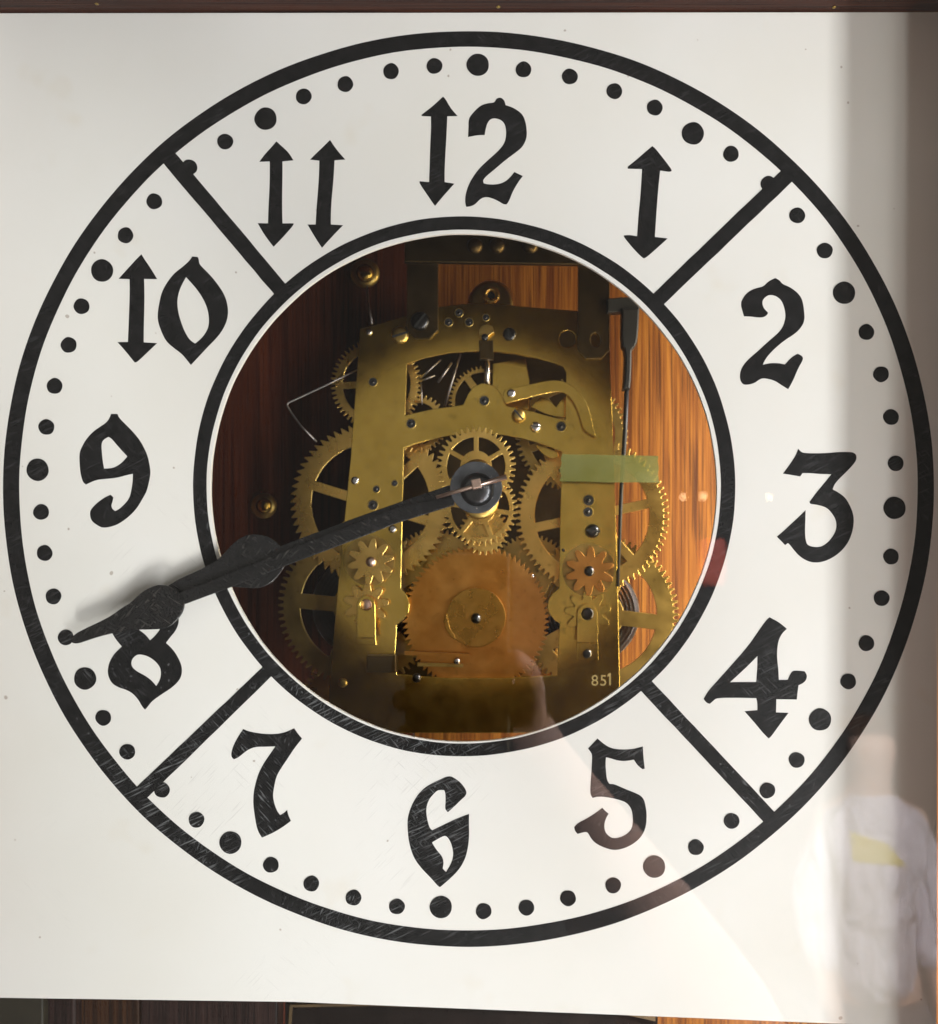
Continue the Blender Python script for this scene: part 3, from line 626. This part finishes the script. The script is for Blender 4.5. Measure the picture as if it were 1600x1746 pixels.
hm = thing('chime_hammer', W(1075, 520, HM + 0.02), 'black iron hammer arm and thin rod hanging at the right of the movement', 'hammer')
YR = HM - 0.004
slab('arm', [[(1036, 509), (1062, 506), (1092, 506), (1091, 533), (1063, 531), (1036, 533)]], YR, 0.006, M['iron'], hm, 0.0006)
slab('socket', [smooth_loop([(1061, 525), (1091, 525), (1089, 570), (1086, 588), (1078, 597), (1077, 640), (1075, 663), (1063, 663), (1066, 640), (1067, 597), (1060, 587)], 1, 40)], YR - 0.001, 0.007, M['iron'], hm, 0.0008)
tube('rod', [W(1069.5, 650, YR + 0.002), W(1066, 740, YR + 0.002), W(1060, 830, YR + 0.002), W(1054, 1000, YR + 0.002)], [L(4.2, YR), L(4.0, YR), L(3.6, YR), L(2.4, YR)], M['iron'], hm)

tp = slab('tape_strip', [[(959, 774), (980, 775), (1010, 774.6), (1040, 776), (1085, 776.4), (1123, 777.5), (1122, 786), (1124, 797), (1122.6, 808), (1124.5, 823), (1090, 822.4), (1040, 822.6), (1000, 821), (954, 820.6), (957, 812), (954.5, 800), (958, 790), (956.5, 782)]], HM - 0.0058, 0.00015, M['tape'], None)
tag(tp, 'faded green strip of sticky tape with smudged writing beside the movement', 'tape')

def knob(px, py, r, label, y=YB - 0.008):
    t = thing('wood_screw_knob', W(px, py, y), label, 'knob', 'brass knobs screwed into the back board')
    lathe('washer', px, py, [(r * .6, YB - 0.0022), (r, YB - 0.002), (r * 1.05, YB - 0.0005)], M['dull_brass'], t)
    lathe('head', px, py, [(0, y), (r * .35, y + 0.0002), (r * .6, y + 0.0015), (r * .62, y + 0.003), (r * .4, y + 0.0042), (r * .4, YB - 0.001)], M['brass'], t)
knob(622, 464, 24, 'small brass knob on the wood at upper left of the dial opening')
knob(449, 862, 21, 'small brass knob on the dark wood at left of the dial opening')
wr = link('bent_wire', tube_mesh([W(612, 629, HM + 0.006), W(560, 655, HM + 0.006), W(500, 683, HM + 0.006), W(491, 687, HM + 0.006), W(490, 692, HM + 0.006), W(497, 704, HM + 0.006), W(514, 727, HM + 0.006), W(540, 753, HM + 0.006)], L(1.6, HM), 8), M['dark_wire'], None, True)
tag(wr, 'thin bent steel wire sticking out at left of the movement', 'wire')
wr = link('bell_wire', tube_mesh([W(626, 488, HM + 0.02), W(629, 520, HM + 0.012), W(634, 552, HM + 0.006)], [L(1.2, HM), L(1.6, HM), L(3.0, HM)], 8), M['dark_wire'], None, True)
tag(wr, 'short upright steel wire below the upper left brass knob', 'wire')

# below the dial: a dark plate with a bright brass edge, low in the case
M['rail_a'] = make_wood('dark_inner_rail', (0.010, 0.005, 0.004), (0.020, 0.0095, 0.008), (0.030, 0.015, 0.012), 0.5, False, 0.0)
M['rail_b'] = make_wood('brown_inner_rail', (0.016, 0.006, 0.002), (0.032, 0.012, 0.0045), (0.050, 0.020, 0.007), 0.5, False, 0.0)
M['rail_c'] = make_plain('olive_inner_rail', (0.022, 0.019, 0.012), 0.5, 0.2)
slab('inner_rail', [[(240, 1690), (474, 1690), (466, 2200), (240, 2200)]], 0.050, 0.012, M['rail_a'], case, 0.0008)
slab('inner_rail', [[(132, 1690), (238, 1690), (238, 2200), (132, 2200)]], 0.054, 0.012, M['rail_b'], case, 0.0008)
slab('inner_rail', [[(76, 1690), (130, 1690), (130, 2200), (76, 2200)]], 0.049, 0.012, M['rail_a'], case, 0.0015)
slab('inner_rail', [[(-185, 1690), (74, 1690), (74, 2200), (-185, 2200)]], 0.045, 0.012, M['rail_c'], case, 0.0008)
lp = thing('pendulum_plate', W(800, 1900, 0.05), 'dark plate with thin bright brass edging just showing under the dial', 'plate')
yq = 0.06
M['edge'] = make_plain('tarnished_edge', (0.070, 0.042, 0.014), 0.5, 0.3)
M['dark_plate'] = make_plain('dark_plate', (0.009, 0.006, 0.005), 0.6, 0.05)
slab('plate', [[(486, 1712), (640, 1709), (1060, 1722), (1122, 1736), (1122, 1960), (486, 1960)]], yq, 0.003, M['dark_plate'], lp, 0.0003)
for a in ([(494, 1714), (640, 1711.5), (1058, 1724.5), (1058, 1728.5), (640, 1715.5), (498, 1718)], [(494, 1716), (499, 1718), (496, 1760), (491, 1760)], [(1056, 1724), (1118, 1736), (1118, 1742), (1060, 1729)]):
    slab('brass_edge', [a], yq - 0.0008, 0.001, M['edge'], lp)

# ================================================================== IN FRONT OF THE CLOCK, seen only as reflections in the pane
DG = D + YG                                    # lens to glass
def R(px, py, d):
    """point d metres in front of the pane that the pane mirrors to this photo pixel"""
    k = (DG + d) / D * S
    return Vector(((px - FX) * k, YG - d, (FY - py) * k))
M['skin'] = make_plain('skin', (0.46, 0.28, 0.21), 0.5, 0.3, 0.08, 40)
M['shirt'] = make_plain('white_shirt', (0.74, 0.71, 0.78), 0.8, 0.1, 0.06, 30)
def folds(m):
    nt = m.node_tree; b = nt.nodes['Principled BSDF']
    bump(nt, b, noise(nt, coords(nt, (1, 1, 0.45), (0, 0.5, 0)), 14, 2, 0.5, 1.2), 1.0, 0.06)
folds(M['shirt'])
M['trousers'] = make_plain('grey_trousers', (0.10, 0.10, 0.11), 0.8, 0.1)
M['hair'] = make_plain('brown_hair', (0.09, 0.05, 0.03), 0.6, 0.2)
M['yellow'] = make_plain('yellow_print', (0.72, 0.60, 0.05), 0.7, 0.1, 0.05)
M['phone'] = make_plain('phone_body', (0.16, 0.13, 0.08), 0.35, 0.4, 0.1)
def skin(name, verts, edges, m, parent, sub=2):
    """verts: (point, radius) ; one continuous skinned surface"""
    o_ = wloc(parent) if parent is not None else Vector((0, 0, 0))
    me = bpy.data.meshes.new(name); me.from_pydata([tuple(Vector(p) - o_) for p, r in verts], edges, []); me.update()
    ob = bpy.data.objects.new(name, me); COL.objects.link(ob); ob.parent = parent
    ob.modifiers.new('skin', 'SKIN'); sd = ob.modifiers.new('sub', 'SUBSURF'); sd.levels = sub; sd.render_levels = sub
    for i, (p, r) in enumerate(verts):
        q = me.skin_vertices[0].data[i]; q.radius = (r, r) if not isinstance(r, tuple) else r
        q.use_root = (i == 0)
    me.materials.append(m)
    dg = bpy.context.evaluated_depsgraph_get(); dg.update()
    nm = bpy.data.meshes.new_from_object(ob.evaluated_get(dg)); ob.modifiers.clear(); ob.data = nm
    nm.materials.clear(); nm.materials.append(m)
    for p in nm.polygons: p.use_smooth = True
    return ob
# bystander in a white shirt, to the right of the lens
hd = R(1482, 1262, 2.5); bx, by, hz = hd.x, hd.y, hd.z
ps = thing('person', (bx, by, hz - 1.58), 'person in a white shirt with yellow print, mirrored faintly at lower right', 'person')
body = [((bx, by, hz - 0.66), 0.11), ((bx, by, hz - 0.45), 0.10), ((bx, by, hz - 0.30), 0.10), ((bx, by, hz - 0.155), 0.05), ((bx, by + .02, hz - 0.06), 0.075), ((bx, by + .02, hz + 0.04), 0.085),
        ((bx - .14, by, hz - 0.25), 0.055), ((bx - .19, by + .01, hz - 0.50), 0.045), ((bx - .17, by + .12, hz - 0.72), 0.034), ((bx - .16, by + .19, hz - 0.78), 0.028),
        ((bx + .14, by, hz - 0.25), 0.055), ((bx + .19, by + .01, hz - 0.50), 0.045), ((bx + .17, by + .12, hz - 0.72), 0.034), ((bx + .16, by + .19, hz - 0.78), 0.028),
        ((bx - .09, by, hz - 0.78), 0.085), ((bx - .10, by + .02, hz - 1.15), 0.06), ((bx - .10, by, hz - 1.50), 0.045), ((bx - .10, by + .12, hz - 1.54), 0.035),
        ((bx + .09, by, hz - 0.78), 0.085), ((bx + .10, by + .02, hz - 1.15), 0.06), ((bx + .10, by, hz - 1.50), 0.045), ((bx + .10, by + .12, hz - 1.54), 0.035)]
ed = [(0, 1), (1, 2), (2, 3), (3, 4), (4, 5), (2, 6), (6, 7), (7, 8), (8, 9), (2, 10), (10, 11), (11, 12), (12, 13), (0, 14), (14, 15), (15, 16), (16, 17), (0, 18), (18, 19), (19, 20), (20, 21)]
M['face'] = make_plain('bystander_skin', (0.66, 0.42, 0.31), 0.5, 0.3, 0.12, 25)
skin('body', body, ed, M['face'], ps)
sh = [((bx, by, hz - 0.80), 0.15), ((bx, by, hz - 0.48), 0.140), ((bx, by + .01, hz - 0.30), 0.145), ((bx, by + .005, hz - 0.19), 0.095), ((bx, by, hz - 0.14), 0.062),
      ((bx - .13, by, hz - 0.27), 0.075), ((bx - .19, by + .01, hz - 0.48), 0.068), ((bx - .17, by + .10, hz - 0.68), 0.058), ((bx + .13, by, hz - 0.27), 0.075), ((bx + .19, by + .01, hz - 0.48), 0.068), ((bx + .17, by + .10, hz - 0.68), 0.058)]
shirt = skin('shirt', sh, [(0, 1), (1, 2), (2, 3), (3, 4), (2, 5), (5, 6), (6, 7), (2, 8), (8, 9), (9, 10)], M['shirt'], ps)
tr = [((bx, by, hz - 0.76), 0.165), ((bx - .095, by, hz - 0.85), 0.10), ((bx - .10, by + .02, hz - 1.15), 0.075), ((bx - .10, by, hz - 1.48), 0.065), ((bx + .095, by, hz - 0.85), 0.10), ((bx + .10, by + .02, hz - 1.15), 0.075), ((bx + .10, by, hz - 1.48), 0.065)]
skin('trousers', tr, [(0, 1), (1, 2), (2, 3), (0, 4), (4, 5), (5, 6)], M['trousers'], ps)
skin('hair', [((bx, by - .03, hz + 0.0), 0.085), ((bx, by - .01, hz + 0.07), 0.09)], [(0, 1)], M['hair'], ps)
quad = [(1450, 1418), (1512, 1438), (1547, 1478), (1455, 1470)]
vs_, fs_ = [], []; NU, NV = 8, 5
for j in range(NV + 1):
    for i in range(NU + 1):
        u, v = i / NU, j / NV
        q = [(quad[0][k] * (1 - u) + quad[1][k] * u) * (1 - v) + (quad[3][k] * (1 - u) + quad[2][k] * u) * v for k in (0, 1)]
        p1, p2 = R(q[0], q[1], 0.4), R(q[0], q[1], 3.2)
        o_ = wloc(shirt); hit, loc, nrm, _ = shirt.ray_cast(p1 - o_, (p2 - p1).normalized())
        vs_.append(tuple((loc + o_ + nrm * 0.002) if hit else R(q[0], q[1], 2.4)))
for j in range(NV):
    for i in range(NU):
        k = j * (NU + 1) + i; fs_.append((k, k + 1, k + NU + 2, k + NU + 1))
me = bpy.data.meshes.new('print'); me.from_pydata(vs_, [], fs_); link('shirt_print', me, M['yellow'], ps, True)
# the phone that takes the picture, its lens in the upper corner, and the hand that holds it
pz = -D - 0.004
ph = thing('smartphone', (-0.026, pz, -0.14), 'dark smartphone held up in front of the glass, mirrored over the copper wheel', 'smartphone')
box('body', (-0.0615, pz - 0.008, -0.140), (0.0095, pz, 0.007), M['phone'], ph, 0.0035)
fa = thing('person', (0.10, pz - 0.05, -0.42), 'bare forearm and hand of the photographer, mirrored as a pinkish wedge', 'person')
wr_ = Vector((0.035, pz - 0.055, -0.165)); el = Vector((0.20, pz - 0.16, -0.43))
pal = Vector((0.0, pz - 0.030, -0.105))
hv = [(el, 0.070), (el.lerp(wr_, 0.5), 0.056), (wr_, 0.036), (pal, (0.044, 0.020)),
      (Vector((-0.02, pz - 0.026, -0.06)), 0.011), (Vector((-0.052, pz - 0.020, -0.050)), 0.009), (Vector((-0.067, pz - 0.004, -0.047)), 0.008),
      (Vector((-0.025, pz - 0.028, -0.08)), 0.011), (Vector((-0.054, pz - 0.021, -0.073)), 0.009), (Vector((-0.069, pz - 0.003, -0.069)), 0.008),
      (Vector((-0.025, pz - 0.028, -0.10)), 0.011), (Vector((-0.054, pz - 0.021, -0.096)), 0.009), (Vector((-0.068, pz - 0.003, -0.092)), 0.008),
      (Vector((-0.022, pz - 0.028, -0.12)), 0.010), (Vector((-0.050, pz - 0.021, -0.118)), 0.008), (Vector((-0.066, pz - 0.004, -0.115)), 0.007),
      (Vector((0.022, pz - 0.020, -0.105)), 0.013), (Vector((0.020, pz - 0.003, -0.075)), 0.010), (Vector((0.006, pz + 0.007, -0.062)), 0.009)]
skin('forearm_and_hand', hv, [(0, 1), (1, 2), (2, 3), (3, 4), (4, 5), (5, 6), (3, 7), (7, 8), (8, 9), (3, 10), (10, 11), (11, 12), (3, 13), (13, 14), (14, 15), (3, 16), (16, 17), (17, 18)], M['skin'], fa)
# small warm bulbs across the room
m, nt, b = mat('lit_bulb'); b.inputs['Emission Color'].default_value = (1.0, 0.62, 0.28, 1); b.inputs['Emission Strength'].default_value = 26; M['bulb'] = m
for i, (px, py, r, lab) in enumerate(((1200, 847, 6.0, 'small lit bulb mirrored beside the white rim at right'), (1166, 848, 5.0, 'small dim bulb mirrored on the wood right of the tape'), (1312, 848, 5.0, 'small lit bulb mirrored on the dial left of the 3'))):
    c = R(px, py, 3.2); rr = r * S * (DG + 3.2) / D
    me = bpy.data.meshes.new('bulb'); bm = bmesh.new(); bmesh.ops.create_uvsphere(bm, u_segments=16, v_segments=12, radius=rr)
    for v in bm.verts:
        v.co.z *= 1.0 + (0.25 if v.co.z > 0 else 0); v.co += c
    bm.to_mesh(me); bm.free()
    tag(link('lit_bulb', me, M['bulb'], None, True), lab, 'bulb', 'bulbs across the room')

m, nt, b = mat('red_glow_face'); b.inputs['Base Color'].default_value = (0.6, 0.06, 0.03, 1); b.inputs['Emission Color'].default_value = (1.0, 0.20, 0.07, 1); b.inputs['Emission Strength'].default_value = 1.8; M['red'] = m
p = R(1216, 958, 3.0)
sg = box('red_glow_box', (p.x - 0.05, p.y - 0.02, p.z - 0.085), (p.x + 0.05, p.y, p.z + 0.085), M['red'], None, 0.01)  # glowing box added for the red reflection, its real source is unknown
tag(sg, 'added red glowing box mirrored at the right rim of the dial opening', 'glowing box')
